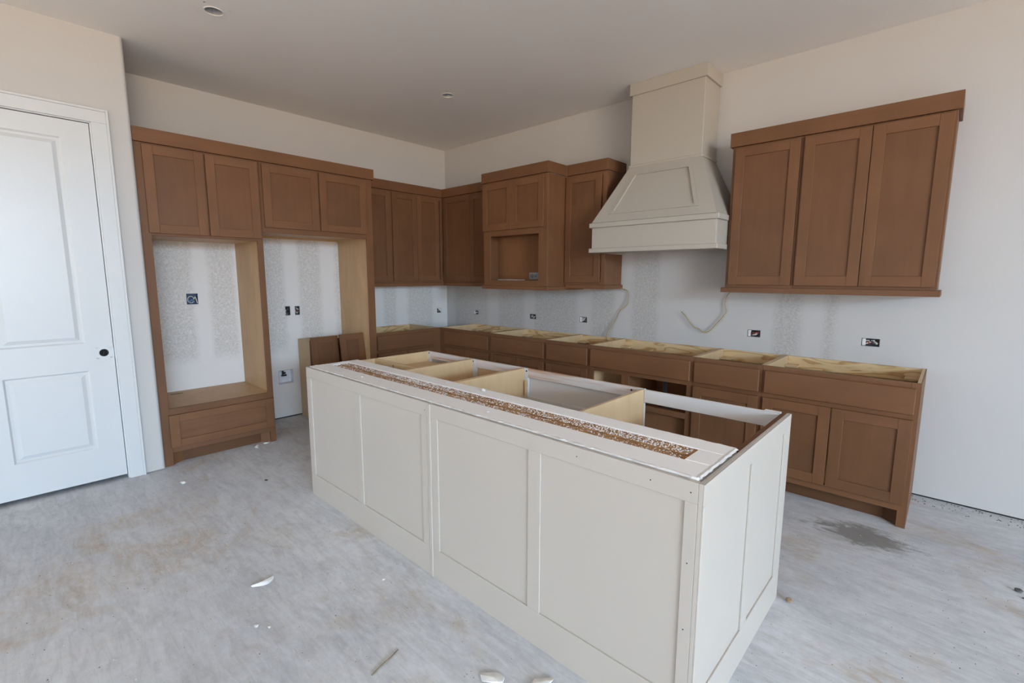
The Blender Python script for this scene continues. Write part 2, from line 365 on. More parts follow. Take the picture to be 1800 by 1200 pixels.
# door leaf
YL,YR,ZB,ZT,XF=-4.309,-3.604,.032,2.474,XP-.004
b=B(); PAN=[(-4.158,-3.750,1.012,2.362),(-4.158,-3.745,.262,.822)]
bore=(-3.657,.938,.026)
b.plate(lambda y,z,d:(XF-d,y,z),YL,YR,ZB,ZT,rects=PAN,circs=[bore],t=.035)
for (y0,y1,z0,z1) in PAN:
    L=[(0,0),(.010,.009),(.024,.009),(.046,.002)]
    vs=[]
    for off,d in L: vs+=[(XF-d,y0+off,z0+off),(XF-d,y1-off,z0+off),(XF-d,y1-off,z1-off),(XF-d,y0+off,z1-off)]
    fs=[(12,13,14,15)]
    for i in range(3):
        for j in range(4): fs.append((4*i+j,4*i+(j+1)%4,4*i+4+(j+1)%4,4*i+4+j))
    b.poly(vs,fs)
door=struct('door_1',b,'white_trim',label='white two-panel pantry door without a handle',norm='weld')
b=B(); b.cyl((XF-.034,bore[0],bore[1]),0,.0255,.0255,.004); b.ring((XF-.012,bore[0],bore[1]),0,.018,.0262,.0105); b.box(XF-.02,XF-.006,bore[0]-.004,bore[0]+.006,bore[1]-.012,bore[1]+.012)
obj('lock_bore',b,'hole',door,label='round black empty lock bore',bevel=0)
b=B(); b.box(XF-.03,XF-.004,YR,YR+.0022,.90,.965)
obj('latch_plate',b,'steel',door,bevel=0)
# recessed light cans
for i,(x,y,r) in enumerate(CANS):
    t=thing('recessed_light',(x,y,H),['empty round recessed light can in ceiling nearest the pantry door','empty round recessed light can in ceiling near the room corner'][i],'ceiling light','recessed light cans in the ceiling')
    b=B(); b.cyl((x,y,H+.002),2,r*.985,r*.985,.11,28,0,(False,True)); obj('can_housing',b,'can_paint',t,bevel=0,smooth=False)
    b=B(); b.ring((x,y,H-.0025),2,r*.985,r*1.09,.003,28); obj('trim_ring',b,'mud',t,bevel=0)
    b=B(); b.cyl((x+.01,y,H+.05),2,.017,.017,.06,14); b.tube([(x-.02,y+.015,H+.10),(x-.03,y,H+.05),(x-.01,y-.02,H+.03),(x+.015,y-.01,H+.06)],.003,5); obj('lamp_socket',b,'wire_white',t,bevel=0)

# ------------------------------------------------------------------ cabinet pieces
DT=.02
def shaker(fn,u0,u1,z0,z1,w,parent,name='door',st=.064,rail=None,label=None,mats=('wood_v','wood_h')):
    rail=rail or st
    b=B(fn)
    b.box(u0,u0+st,w,w+DT,z0,z1,0); b.box(u1-st,u1,w,w+DT,z0,z1,0)
    b.box(u0+st,u1-st,w,w+DT-.0004,z0,z0+rail,1); b.box(u0+st,u1-st,w,w+DT-.0004,z1-rail,z1,1)
    d=obj(name,b,mats,parent,label=label)
    b=B(fn); b.box(u0+st-.004,u1-st+.004,w+.003,w+.010,z0+rail-.004,z1-rail+.004); obj('center_panel',b,'wood_panel' if mats[0]=='wood_v' else 'wood_h',d,bevel=0)
    return d
def slab(fn,u0,u1,z0,z1,w,parent):
    b=B(fn); b.box(u0,u1,w,w+DT,z0,z1); return obj('drawer_front',b,'wood_h',parent,bevel=.004)
def base_cab(fn,name,u0,u1,label,group,front,stile=(.04,.04),mids=(.66,.69),leg=None,dep=.6126,opens=None,hh=.876):
    x,y,_=fn((u0+u1)/2,dep/2,0)
    t=thing(name,(x,y,0),label,'cabinet',group)
    f0=dep-.019
    b=B(fn)
    b.box(u0,u0+.016,.002,f0,.1 if not leg or leg!='L' else 0,hh); b.box(u1-.016,u1,.002,f0,.1,hh)
    b.box(u0+.016,u1-.016,.002,f0,.105,.12); b.box(u0+.016,u1-.016,.002,.009,.12,hh-.08)
    b.box(u0,u0+.016,.05,f0-.075,0,.1); b.box(u1-.016,u1,.05,f0-.075,0,.1)
    obj('carcass',b,'maple',t,bevel=0)
    for q in ((u0+.0165,u0+.10),(u1-.10,u1-.0165)):
        b=B(fn); b.box(*q,.0225,.11,hh-.075,hh-.06); obj('corner_brace',b,'maple',t,bevel=0)
    b=B(fn); b.box(u0+.0165,u1-.0165,.003,.022,hh-.092,hh-.002); obj('nailing_strip',b,'pine',t)
    b=B(fn); s0,s1=stile
    zl0=0 if leg in('L','LR') else .1; zl1=0 if leg in('R','LR') else .1
    b.box(u0,u0+s0,f0,dep,zl0,hh,0); b.box(u1-s1,u1,f0,dep,zl1,hh,0)
    b.box(u0+s0,u1-s1,f0,dep,hh-.04,hh,1); b.box(u0+s0,u1-s1,f0,dep,mids[0]-.006,mids[1]+.006,1); b.box(u0+s0,u1-s1,f0,dep,.1,.15,1)
    if opens: opens(b,f0,dep)
    obj('face_frame',b,['wood_v','wood_h'],t)
    b=B(fn); b.box(u0+(.02 if leg in('L','LR') else 0),u1-(.108 if leg in('R','LR') else 0),dep-.09,dep-.077,0,.1); obj('toe_board',b,'toe',t)
    if leg in ('R','LR'):
        b=B(fn); b.poly([fn(u,w_,z_) for z_ in (0,.0995) for u,w_ in ((u1-.110,dep-.078),(u1-.0405,dep-.0195),(u1-.0405,dep-.035),(u1-.100,dep-.085))],[(0,1,2,3),(4,5,6,7),(0,1,5,4),(1,2,6,5),(2,3,7,6),(3,0,4,7)]); obj('leg_return',b,'toe',t,bevel=0)
    front(t,dep+.001)
    return t
def drawer_over_doors(dr,doors,dz=(.69,.846),zz=(.145,.66)):
    def f(t,w):
        slab(*f.fn,*dr,*dz,w,t)
        for d in doors: shaker(*f.fn,d[0],d[1],*zz,w,t)
    return f
def mk(fn,*a,**k): g=drawer_over_doors(*a,**k); g.fn=(fn,); return g
# base run under the hood, left to right
XA=[.600,1.443,2.210,2.708,3.629,4.112,4.937]
G='stained base cabinets along the hood wall'
base_cab(HW,'base_cabinet',XA[0]+.0005,XA[1]-.0005,'brown stained base cabinet starting at the inside corner of the kitchen',G,
    mk(HW,(.706,1.430),[(.706,1.062),(1.068,1.430)]),stile=(.112,.03))
base_cab(HW,'base_cabinet',XA[1]+.0005,XA[2]-.0005,'brown stained two-door base cabinet below the microwave opening',G,
    mk(HW,(1.480,2.194),[(1.480,1.834),(1.840,2.194)]))
base_cab(HW,'base_cabinet',XA[2]+.0005,XA[3]-.0005,'narrow brown base cabinet with yellow cable dropping into it',G,
    mk(HW,(2.227,2.690),[(2.227,2.690)]))
def cook_front(t,w): slab(HW,2.722,3.614,.69,.846,w,t)
def cook_open(b,f0,dep):
    b.box(3.028,3.096,f0,dep,.15,.654,0); b.box(3.096,3.589,f0,dep,.385,.43,1)
ck=base_cab(HW,'base_cabinet',XA[3]+.0005,XA[4]-.0005,'wide brown cooktop cabinet under the hood with empty front openings',G,cook_front,opens=cook_open)
b=B(HW); b.box(3.052,3.068,.03,.592,.13,.70); obj('partition',b,'wood_v',ck,bevel=0)
b=B(HW); b.box(3.0685,3.611,.05,.54,.16,.36); obj('drawer_box',b,'wood_niche',ck,bevel=0)
b=B(HW); b.box(3.0685,3.6122,.0095,.040,.13,.70); obj('back_liner',b,'wood_niche',ck,bevel=0)
b=B(HW); b.box(3.352,3.386,.50,.512,.50,.635); obj('slide_bracket',b,'black',ck,bevel=.001,label='black metal bracket plate hanging in the opening')
b=B(HW); b.box(3.36,3.38,.555,.573,.435,.53); b.box(3.352,3.468,.545,.573,.432,.455); b.box(3.44,3.456,.545,.573,.448,.475)
b.tube([HW(3.42,.506,.53),HW(3.47,.53,.505),HW(3.50,.55,.47),HW(3.46,.56,.455)],.009,6)
obj('slide_foot',b,'black',ck,bevel=.001,label='black looped foot of the drawer slide')
b=B(HW); b.tube([HW(3.575,.55,.445),HW(3.585,.56,.462),HW(3.595,.565,.485)],.007,6)
obj('slide_hook',b,'black',ck,bevel=0)
b=B(HW); b.cyl(HW(3.40,.530,.485),1,.026,.026,-.01,18); obj('bracket_disc',b,'steel',ck,bevel=0)
base_cab(HW,'base_cabinet',XA[4]+.0005,XA[5]-.0005,'single-door brown base cabinet second from the right end of the run',G,
    mk(HW,(3.645,4.096),[(3.645,4.096)]))
fe=base_cab(HW,'base_cabinet',XA[5]+.0005,XA[6]-.004,'two-door brown base cabinet closing the run at the right end',G,
    mk(HW,(4.128,4.918),[(4.128,4.520),(4.528,4.918)]),leg='R')
b=B(HW); b.box(4.9332,4.938,.002,.6126,0,.876); obj('end_skin',b,'wood_v',fe,bevel=0)
# left base cabinet beside the fridge panel
base_cab(LW,'base_cabinet',-1.486,-.6136,'brown base cabinet on the oven wall between fridge panel and corner','stained base cabinets on the oven wall',
    mk(LW,(-1.462,-.722),[(-1.462,-1.092),(-1.085,-.722)]),stile=(.03,.108))

def upper(fn,name,u0,u1,dep,z0,z1,doors,label,group,dz=(1.416,2.408),side_mat='wood_v',carc=True,stile=.035):
    x,y,_=fn((u0+u1)/2,dep/2,0)
    t=thing(name,(x,y,z0),label,'cabinet',group)
    b=B(fn); f0=dep-.019
    b.box(u0,u0+.016,.002,f0,z0,z1,0); b.box(u1-.016,u1,.002,f0,z0,z1,0); b.box(u0+.016,u1-.016,.002,.010,z0,z1,1)
    b.box(u0+.016,u1-.016,.010,f0,z0+.015,z0+.03,1); b.box(u0+.016,u1-.016,.010,f0,z1-.016,z1,1)
    obj('carcass',b,[side_mat,'maple_tan'],t)
    b=B(fn); b.box(u0,u0+stile,f0,dep,z0,z1,0); b.box(u1-stile,u1,f0,dep,z0,z1,0); b.box(u0+stile,u1-stile,f0,dep,z0,z0+.035,1); b.box(u0+stile,u1-stile,f0,dep,z1-.035,z1,1)
    if len(doors)>1 and carc: 
        m=(doors[0][1]+doors[1][0])/2; b.box(m-.03,m+.03,f0,dep,z0+.035,z1-.035,0)
    obj('face_frame',b,['wood_v','wood_h'],t)
    for d in doors: shaker(fn,d[0],d[1],*dz,dep+.001,t)
    return t
UZ0,UZ1=1.395,2.4205
DU=.3054
GU='stained wall cabinets right of the hood'
upper(HW,'wall_cabinet',3.7205,4.1775,DU,UZ0,UZ1,[(3.745,4.165)],'single-door brown wall cabinet just right of the range hood',GU)
upper(HW,'wall_cabinet',4.1785,4.9445,DU,UZ0,UZ1,[(4.190,4.556),(4.560,4.932)],'two-door brown wall cabinet at far right of hood wall',GU)
GL='stained wall cabinets left of the hood'
upper(HW,'wall_cabinet',2.1905,2.645,DU,UZ0,UZ1,[(2.200,2.598)],'tall single-door brown wall cabinet partly hidden by the hood',GL,stile=.045)
upper(HW,'wall_cabinet',.3065,1.334,DU,UZ0,UZ1,[(.347,.826),(.831,1.310)],'brown wall cabinet between room corner and microwave cabinet',GL)
GO='stained wall cabinets on the oven wall'
upper(LW,'wall_cabinet',-1.4865,-1.0435,DU,UZ0,UZ1,[(-1.470,-1.056)],'single-door brown wall cabinet beside the tall fridge panel',GO)
upper(LW,'wall_cabinet',-1.0425,-.3065,DU,UZ0,UZ1,[(-1.032,-.700),(-.696,-.372)],'two-door brown wall cabinet in the corner on oven wall',GO)
# microwave cabinet
MD=.585; m0,m1=1.335,2.190
t=thing('microwave_cabinet',(1.76,-.29,1.36),'deep brown microwave cabinet with open niche under two short doors','cabinet')
b=B(HW); f0=MD-.019; Z0=1.378
b.box(m0,m0+.018,.002,f0,Z0,UZ1,0); b.box(m1-.018,m1,.002,f0,Z0,UZ1,0); b.box(m0+.018,m1-.018,.002,.010,Z0,UZ1,1)
b.box(m0+.018,m1-.018,.010,f0,1.385,1.434,1); b.box(m0+.018,m1-.018,.38,.39,1.434,1.886,1); b.box(m0+.018,m1-.018,.010,f0,1.886,1.902,1); b.box(m0+.018,m1-.018,.010,f0,UZ1-.016,UZ1,1)

obj('carcass',b,['wood_v','wood_niche'],t)
b=B(HW); b.box(m0,1.431,f0,MD,Z0,UZ1,0); b.box(2.083,m1,f0,MD,Z0,UZ1,0); b.box(1.431,2.083,f0,MD,Z0,1.435,1); b.box(1.431,2.083,f0,MD,1.880,1.945,1); b.box(1.431,2.083,f0,MD,UZ1-.035,UZ1,1)
obj('face_frame',b,['wood_v','wood_h'],t)
for d in ((1.340,1.745),(1.749,2.153)): shaker(HW,*d,1.936,2.405,MD+.001,t)
# receptacle on its back panel and loose cable
OXC,OZC,OW=1.868,1.478,.3905
t=thing('duplex_outlet',(OXC,-OW,1.4345),'grey duplex outlet with two round faces inside the microwave niche','outlet')
b=B(HW); b.box(OXC-.062,OXC+.062,OW,OW+.008,1.4435,1.513); obj('plate',b,'socket',t,bevel=.003)
for x in (OXC-.028,OXC+.028):
    b=B(HW); b.cyl(HW(x,OW+.008,OZC),1,.024,.022,-.007,20); o=obj('socket_face',b,'steel',t,bevel=0)
    b=B(HW); b.box(x-.008,x-.005,OW+.015,OW+.0158,1.470,1.488); b.box(x+.005,x+.008,OW+.015,OW+.0158,1.470,1.488); obj('socket_slot',b,'hole',o,bevel=0)
b=B(); b.tube([HW(1.40,.44,1.4385),HW(1.52,.45,1.439),HW(1.65,.44,1.4385),HW(1.79,.45,1.4385)],.0042,6); obj('loose_cable',b,'wire_white',None,'pale cable end lying on the microwave niche floor','cable',bevel=0)
# ------------------------------------------------------------------ crown strips and light rails (continuous pieces)
def strip(fn,segs,z0,z1,name,label,cat,back=None):
    b=B(fn)
    for s in segs: b.box(*s,z0,z1,0)
    return obj(name,b,'wood_h',None,label,cat,bevel=.0015)
CZ0,CZ1=2.4215,2.520
strip(HW,[(3.703,4.962,.289,.323),(3.703,3.719,.002,.289),(4.946,4.962,.002,.289)],CZ0,CZ1,'crown_moulding','brown crown strip on top of cabinets right of the hood','moulding')
strip(HW,[(1.320,2.206,.569,.603),(1.320,1.336,.323,.569),(2.189,2.206,.323,.569),(2.206,2.661,.289,.323),(2.645,2.661,.002,.289)],CZ0,CZ1,'crown_moulding','brown crown strip stepping around microwave cabinet beside the hood','moulding')
strip(HW,[(.323,1.3195,.289,.323)],CZ0,CZ1,'crown_moulding','brown crown strip from room corner to microwave cabinet','moulding')
strip(LW,[(-1.462,-.289,.289,.323)],CZ0,CZ1,'crown_moulding','brown crown strip on oven wall between fridge panel and corner','moulding')
strip(LW,[(-3.3725,-1.466,.645,.677),(-1.484,-1.466,.3235,.645)],CZ0,CZ1,'crown_moulding','long brown crown strip over the oven and fridge cabinets','moulding')
RZ0,RZ1=1.358,1.3945
strip(HW,[(3.694,4.962,.295,.320),(3.694,3.719,.002,.295),(4.945,4.962,.002,.295)],RZ0,RZ1,'light_rail','brown light rail under the cabinets right of the hood','moulding')
strip(HW,[(2.2075,2.661,.295,.320),(2.645,2.661,.002,.295)],RZ0,RZ1,'light_rail','brown light rail under the cabinet left of the hood','moulding')
strip(HW,[(1.320,2.2065,.575,.600),(1.320,1.336,.32,.575),(2.190,2.2065,.002,.575)],1.343,1.3775,'light_rail','brown light rail under the microwave cabinet','moulding')
strip(HW,[(.3205,1.3195,.295,.320)],RZ0,RZ1,'light_rail','brown light rail between room corner and microwave cabinet','moulding')
strip(LW,[(-1.486,-.3205,.295,.320)],RZ0,RZ1,'light_rail','brown light rail on oven wall right of the fridge panel','moulding')

# ------------------------------------------------------------------ tall oven cabinet and fridge surround
OX=.6592
t=thing('oven_cabinet',(.33,-2.95,0),'tall brown oven cabinet with big empty opening next to the pantry wall','cabinet')
y0,y1=-3.3715,-2.541
b=B(LW); f0=OX-.02
b.box(y0,y0+.018,.002,f0,.1,2.4205,0); obj('side_panel',b,'maple_tan',t,bevel=0)
b=B(LW); b.box(y1-.018,y1,.002,f0,0,2.4205,0); obj('side_panel',b,'maple_tan',t,bevel=0)
b=B(LW); b.box(y0+.0185,y1-.0185,.002,f0+.0,.430,.449,0); obj('oven_shelf',b,'maple_tan',t,bevel=0)
b=B(LW); b.box(y0+.0185,y1-.0185,.002,f0-.001,1.772,1.788,0); obj('niche_top',b,'maple_tan',t,bevel=0)
b=B(LW); b.box(y0+.0185,y1-.0185,.002,f0-.001,.105,.12,0); obj('bottom_deck',b,'maple_tan',t,bevel=0)
b=B(LW)
b.box(y0,-3.312,f0,OX,0,2.4205,0); b.box(-2.586,y1,f0,OX,0,2.4205,0)
for z0_,z1_ in ((.1,.15),(.395,.452),(1.765,1.79),(2.385,2.4205)): b.box(-3.312,-2.586,f0,OX,z0_,z1_,1)
b.box(-2.956,-2.925,f0,OX,1.79,2.385,0)
obj('face_frame',b,['wood_v','wood_h'],t)
for d in ((-3.326,-2.945),(-2.934,-2.556)): shaker(LW,*d,1.785,2.406,OX+.001,t)
shaker(LW,-3.322,-2.551,.144,.402,OX+.001,t,'drawer_front',st=.066,rail=.058,mats=('wood_h','wood_h'))
b=B(LW); b.box(-3.2355,-2.6485,OX-.078,OX-.066,0,.1); obj('toe_board',b,'toe',t)
for q in (((-3.236,OX-.067),(-3.3115,OX-.0205),(-3.3115,OX-.036),(-3.236,OX-.078)),((-2.648,OX-.067),(-2.5865,OX-.0205),(-2.5865,OX-.036),(-2.648,OX-.078))):
    b=B(); b.poly([LW(u,w_,z_) for z_ in (0,.0995) for u,w_ in q],[(0,1,2,3),(4,5,6,7),(0,1,5,4),(1,2,6,5),(2,3,7,6),(3,0,4,7)]); obj('leg_return',b,'wood_v',t,bevel=0)
b=B(LW); b.box(-3.19,-3.10,.10,.125,.4492,.4500); obj('shelf_scrap',b,'toe',t,bevel=0)
t=thing('fridge_cabinet',(.33,-2.03,0),'brown fridge surround with two doors over the empty alcove and tall end panel','cabinet')
y0,y1=-2.540,-1.5305
b=B(LW); b.box(y0,y0+.016,.002,f0,1.842,2.4205); b.box(y1-.016,y1,.002,f0,1.842,2.4205); b.box(y0+.016,y1-.016,.002,.01,1.842,2.4205); b.box(y0+.016,y1-.016,.01,f0,1.862,1.878); b.box(y0+.016,y1-.016,.01,f0,2.4045,2.4205)
obj('carcass',b,'maple_tan',t,bevel=0)
b=B(LW); b.box(y0,-2.505,f0,OX,1.84,2.4205,0); b.box(-1.585,-1.5585,f0,OX,1.84,2.4205,0); b.box(-2.505,-1.585,f0,OX,1.84,1.893,1); b.box(-2.505,-1.585,f0,OX,2.385,2.4205,1); b.box(-2.06,-2.015,f0,OX,1.893,2.385,0)
obj('face_frame',b,['wood_v','wood_h'],t)
for d in ((-2.521,-2.046),(-2.030,-1.562)): shaker(LW,*d,1.884,2.405,OX+.001,t)
b=B(LW); b.box(-1.530,-1.508,.002,f0-.0005,0,2.4205); obj('panel_board',b,'maple_tan',t)
b=B(LW); b.box(-1.5575,-1.4875,f0,OX,0,2.4205); obj('front_stile',b,'wood_v',t)

# ------------------------------------------------------------------ range hood
t=thing('range_hood',(3.175,-.27,1.68),'greige painted wooden range hood with chimney rising to the ceiling','range hood')
hx0,hx1=2.6475,3.7125; HY=-.533; cx0,cx1=2.866,3.485; CY=-.300
b=B(); b.box(hx0-.02,hx1+.02,-.551,-.345,1.680,1.717); b.box(hx0,hx1,-.345,-.32,1.680,1.717); obj('lower_lip',b,'greige_hood',t,bevel=.003)
b=B(); b.box(hx0,hx1,HY,HY+.02,1.7172,1.8925); b.box(hx0,hx0+.02,HY+.02,-.002,1.68,1.8925); b.box(hx1-.02,hx1,HY+.02,-.002,1.68,1.8925); b.box(hx0+.02,hx1-.02,HY+.02,-.002,1.74,1.76); obj('band',b,'greige_hood',t)
b=B(); b.box(hx0-.02,hx1+.02,-.551,-.345,1.8927,1.932); b.box(hx0,hx1,-.345,-.002,1.8927,1.932); obj('upper_lip',b,'greige_hood',t,bevel=.003)
zb,zt=1.9322,2.405
fb=[(hx0,HY,zb),(hx1,HY,zb),(cx1,CY,zt),(cx0,CY,zt)]; bk=[(hx0,-.002,zb),(hx1,-.002,zb),(cx1,-.002,zt),(cx0,-.002,zt)]
b=B(); b.poly(fb+bk,[(0,1,2,3),(4,5,6,7),(0,4,7,3),(1,5,6,2),(0,1,5,4),(3,2,6,7)]); can=obj('sloped_canopy',b,'greige_hood',t,bevel=.002)
nrm=(Vector(fb[1])-Vector(fb[0])).cross(Vector(fb[3])-Vector(fb[0])).normalized()
if nrm.y>0: nrm=-nrm
def fp(s,v,d=0):   # point on the sloping front: s across, v up
    a=Vector(fb[0]).lerp(Vector(fb[1]),s); c=Vector(fb[3]).lerp(Vector(fb[2]),s); return a.lerp(c,v)+nrm*d
def ringq(outer,inner,d,name,par):
    b=B(); vs=[fp(*p,0) for p in outer]+[fp(*p,d) for p in outer]+[fp(*p,d) for p in inner]+[fp(*p,0) for p in inner]
    fs=[]
    for k in range(3):
        for j in range(4): fs.append((4*k+j,4*k+(j+1)%4,4*k+4+(j+1)%4,4*k+4+j))
    b.poly(vs,fs); return obj(name,b,'greige_hood',par,bevel=.001)
o0=[(0.0,0.0),(1.0,0.0),(1.0,1.0),(0.0,1.0)]
i0=[(.115,.135),(.885,.135),(.865,.865),(.135,.865)]
i1=[(.150,.180),(.850,.180),(.828,.830),(.172,.830)]
ringq(o0,i0,.008,'canopy_frame',t); ringq(i0,i1,.0135,'panel_moulding',t)
b=B(); b.box(cx0,cx1,CY,-.002,zt,2.990); obj('chimney',b,'greige_hood',t,bevel=.003)
b=B(); b.box(cx0-.010,cx1+.010,CY-.012,-.002,zt-.004,zt+.017); obj('neck_moulding',b,'greige_hood',t,bevel=.005)
b=B(); b.box(cx0-.017,cx1+.017,CY-.016,-.002,2.985,H-.001); obj('hood_cap',b,'greige_hood',t,bevel=.002)

# ------------------------------------------------------------------ island
IX0,IX1,IY0,IY1,IH=1.933,4.549,-2.790,-1.8015,.8795
t=thing('island_half_wall',(3.23,-2.6,0),'drywalled half wall of the island with greige front panels and open top slot','wall')
wx0,wx1,wy0,wy1,WZ=1.948,4.520,-2.771,-2.425,.886
b=B(); b.box(wx0,wx1,wy0,wy0+.1,0,.80); b.box(wx0,wx1,wy1-.1,wy1,0,.80); b.box(wx0,wx0+.08,wy0+.1,wy1-.1,0,.80); b.box(wx1-.08,wx1,wy0+.1,wy1-.1,0,.80); b.box(wx0+.08,wx1-.08,wy0+.1,wy1-.1,0,.845); obj('wall_core',b,'mud',t,bevel=0)
SY0,SY1,SX0,SX1=-2.650,-2.527,2.02,4.425
for bx in ((wx0,wx1,wy0,SY0),(wx0,wx1,SY1,wy1),(wx0,SX0,SY0,SY1),(SX1,wx1,SY0,SY1)):
    b=B(); b.box(bx[0]+.0005,bx[1]-.0005,bx[2]+.0005,bx[3]-.0005,.80,WZ-random.uniform(0,.0015)); obj('drywall_strip',b,'mud',t,bevel=.003)
b=B(); b.box(SX0,SX1,-2.594,SY1,.846,.8825); obj('osb_strip',b,'osb',t)
b=B(); b.box(SX0,SX1,SY0,-2.604,.846,.8805); obj('osb_strip',b,'osb',t)
b=B(); b.box(SX0,SX1,-2.604,-2.594,.846,.850); obj('slot_gap',b,'dark',t,bevel=0)
def quad_chips(n,rx,ry,rz,size,name,mat,par,seed,dens=None):
    r=random.Random(seed); b=B()
    for _ in range(n):
        x,y,z=r.uniform(*rx),r.uniform(*ry),rz(r) if callable(rz) else rz
        if dens and r.random()>dens(x,y): continue
        s=size*r.uniform(.5,1.4); a=r.uniform(0,6.3); vs=[]
        for k in range(4):
            rr=s*r.uniform(.6,1.2); vs.append((x+rr*math.cos(a+k*1.57),y+rr*math.sin(a+k*1.57),z))
        vs.append((x,y,z+s*.8)); b.poly(vs,[(0,1,4),(1,2,4),(2,3,4),(3,0,4)],r.randrange(len(mat)) if isinstance(mat,list) else 0)
    return obj(name,b,mat,par,kind='stuff',bevel=0,norm=False)
zz=lambda r:.8778
quad_chips(3300,(SX0+.01,SX1-.01),(-2.593,SY1-.002),.8823,.0031,'plaster_grains','chip',t,3,lambda x,y:.35+.6*((math.sin(x*5)+1)/2)**.7)
quad_chips(1900,(SX0+.01,SX1-.01),(SY0+.002,-2.605),.8803,.0030,'plaster_grains','chip',t,4,lambda x,y:.3+.5*((math.sin(x*4+1)+1)/2))
# ragged ridges of joint compound along the edges of the cap
def ridge(p0,p1,wd,h,seed,par,name='mud_ridge',n=70,lo=.45):
    r=random.Random(seed); p0,p1=Vector(p0),Vector(p1); d=(p1-p0).normalized(); s=Vector((-d.y,d.x,0)); b=B(); vs=[];fs=[]
    for i in range(n+1):
        c=p0.lerp(p1,i/n); a=wd*r.uniform(lo,1.8-lo); e=wd*r.uniform(lo,1.6-lo); hh=h*r.uniform(lo,1.6-lo)
        vs+=[tuple(c-s*a),tuple(c-s*a*.4+Vector((0,0,hh))),tuple(c+s*e*.4+Vector((0,0,hh*.8))),tuple(c+s*e)]
    for i in range(n):
        for j in range(3): fs.append((4*i+j,4*i+j+1,4*i+5+j,4*i+4+j))
    b.poly(vs,fs); return obj(name,b,'chip',par,bevel=0)
ridge((wx0+.01,wy0+.004,WZ-.003),(wx1-.02,wy0+.004,WZ-.003),.011,.004,1,t,n=140)
ridge((wx1-.006,wy0+.01,WZ-.003),(wx1-.006,wy1-.01,WZ-.003),.013,.0045,2,t,n=22,lo=.72)
ridge((wx0+.02,wy1-.004,WZ-.003),(wx1-.02,wy1-.004,WZ-.003),.006,.004,3,t,n=120)
ridge((wx0+.012,wy0+.03,WZ-.003),(wx0+.012,wy1-.02,WZ-.003),.012,.005,5,t,n=40)
# greige front panels with applied frames
def framed(b0,fnp,u0,u1,recs,z0,z1,name,par,bt=.012,ft=.0065,label=None):
    b=B(fnp); b.box(u0,u1,0,bt,0,IH); p=obj(name,b,'cream',par,bevel=.001,label=label)
    b=B(fnp); zs=[0]+[0]; 
    b.box(u0,u1,bt,bt+ft,0,z0); b.box(u0,u1,bt,bt+ft,z1,IH-.0002)
    ed=[u0]+[x for r in recs for x in r]+[u1]
    for k in range(0,len(ed),2): b.box(ed[k],ed[k+1],bt,bt+ft,z0,z1)
    obj('panel_frame',b,'cream',p,bevel=.0012); return p
FN=lambda u,w,z:(u,-2.7715-w,z)
framed(None,FN,IX0,3.2430,[(1.995,2.552),(2.614,3.186)],.152,.813,'front_panel',t)
framed(None,FN,3.2625,IX1-.0195,[(3.312,3.873),(3.935,4.490)],.152,.813,'front_panel',t)
b=B(FN); b.box(3.2433,3.2622,0,.0225,0,IH-.002); obj('batten',b,'cream',t)
for (x,z) in ((4.508,.845),(4.508,.62),(4.507,.40),(4.38,.845),(3.22,.842),(2.02,.845),(4.10,.846)):
    b=B(); b.cyl((x,-2.7902,z),1,.0022,.0022,-.0006,8); obj('nail_hole',b,'dark',t,bevel=0)
# right end panel
EN=lambda u,w,z:(4.5300+w,u,z)
t2=framed(None,EN,IY0+.0,IY1,[(-2.728,-2.340),(-2.272,-1.893)],.150,.813,'island_end_panel',None,label='greige framed panel closing the right end of the island')
t2['category']='panel'
b=B(); b.box(4.507,4.5295,-2.420,-1.812,.0,.874,0); obj('inner_gable',b,'wood_h',t2)
# island cabinets seen from above
GI='cabinets inside the island'
def isl_cab(x0,x1,label,depth_y,fill,shelf=None,rail=None):
    t=thing('island_cabinet',((x0+x1)/2,-2.1,0),label,'cabinet',GI)
    top=.8785; fy=-1.822
    b=B(); b.box(x0,x0+.017,-2.424,fy,.0,top); b.box(x1-.017,x1,-2.424,fy,.0,top); b.box(x0+.017,x1-.017,-2.424,fy,.105,.12); obj('carcass',b,'maple',t)
    b=B(); b.box(x0,x0+.045,fy,IY1,.1,top); b.box(x1-.045,x1,fy,IY1,.1,top); b.box(x0+.045,x1-.045,fy,IY1,.1,.14); b.box(x0+.045,x1-.045,fy,IY1,.65,.695)
    ff=obj('face_frame',b,'white_raw',t)
    b=B(); b.box(x0+.045,x1-.045,fy,IY1,.822,top); obj('top_rail',b,'streak',ff)
    b=B(); b.box(x0+.03,x1-.03,IY1+.001,IY1+.02,.665,.862); obj('drawer_front',b,fill,t)
    xm=(x0+x1)/2
    for d in ((x0+.03,xm-.003),(xm+.003,x1-.03)):
        b=B(); b.box(*d,IY1+.001,IY1+.02,.12,.645); obj('door',b,'cream',t)
    if shelf: b=B(); b.box(x0+.018,x1-.018,-2.28,fy-.001,shelf-.012,shelf); obj('drawer_bottom',b,'maple',t,bevel=0)
    if rail:
        b=B(); b.box(x0+.018,x1-.018,-2.300,-2.281,.79,.8775); ns=obj('nailing_strip',b,'maple',t)
        b=B(); b.cyl((2.205,-2.3004,.852),1,.011,.011,.0004,14); obj('knot',b,'rust',ns,bevel=0,label='brown knot in the rail')
    return t
fyI=-1.8225
c1=isl_cab(1.953,2.485,'first open island cabinet at the left end with pine rail',0,'cream',.80,True)
c2=isl_cab(2.486,2.985,'middle open island cabinet with bare maple sides',0,'maple',.62)
c3=isl_cab(2.986,3.856,'widest open island cabinet beside the dishwasher gap',0,'white_raw')
for (x,z) in ((2.995+.012,.862),(2.99+.012,.70)):
    pass
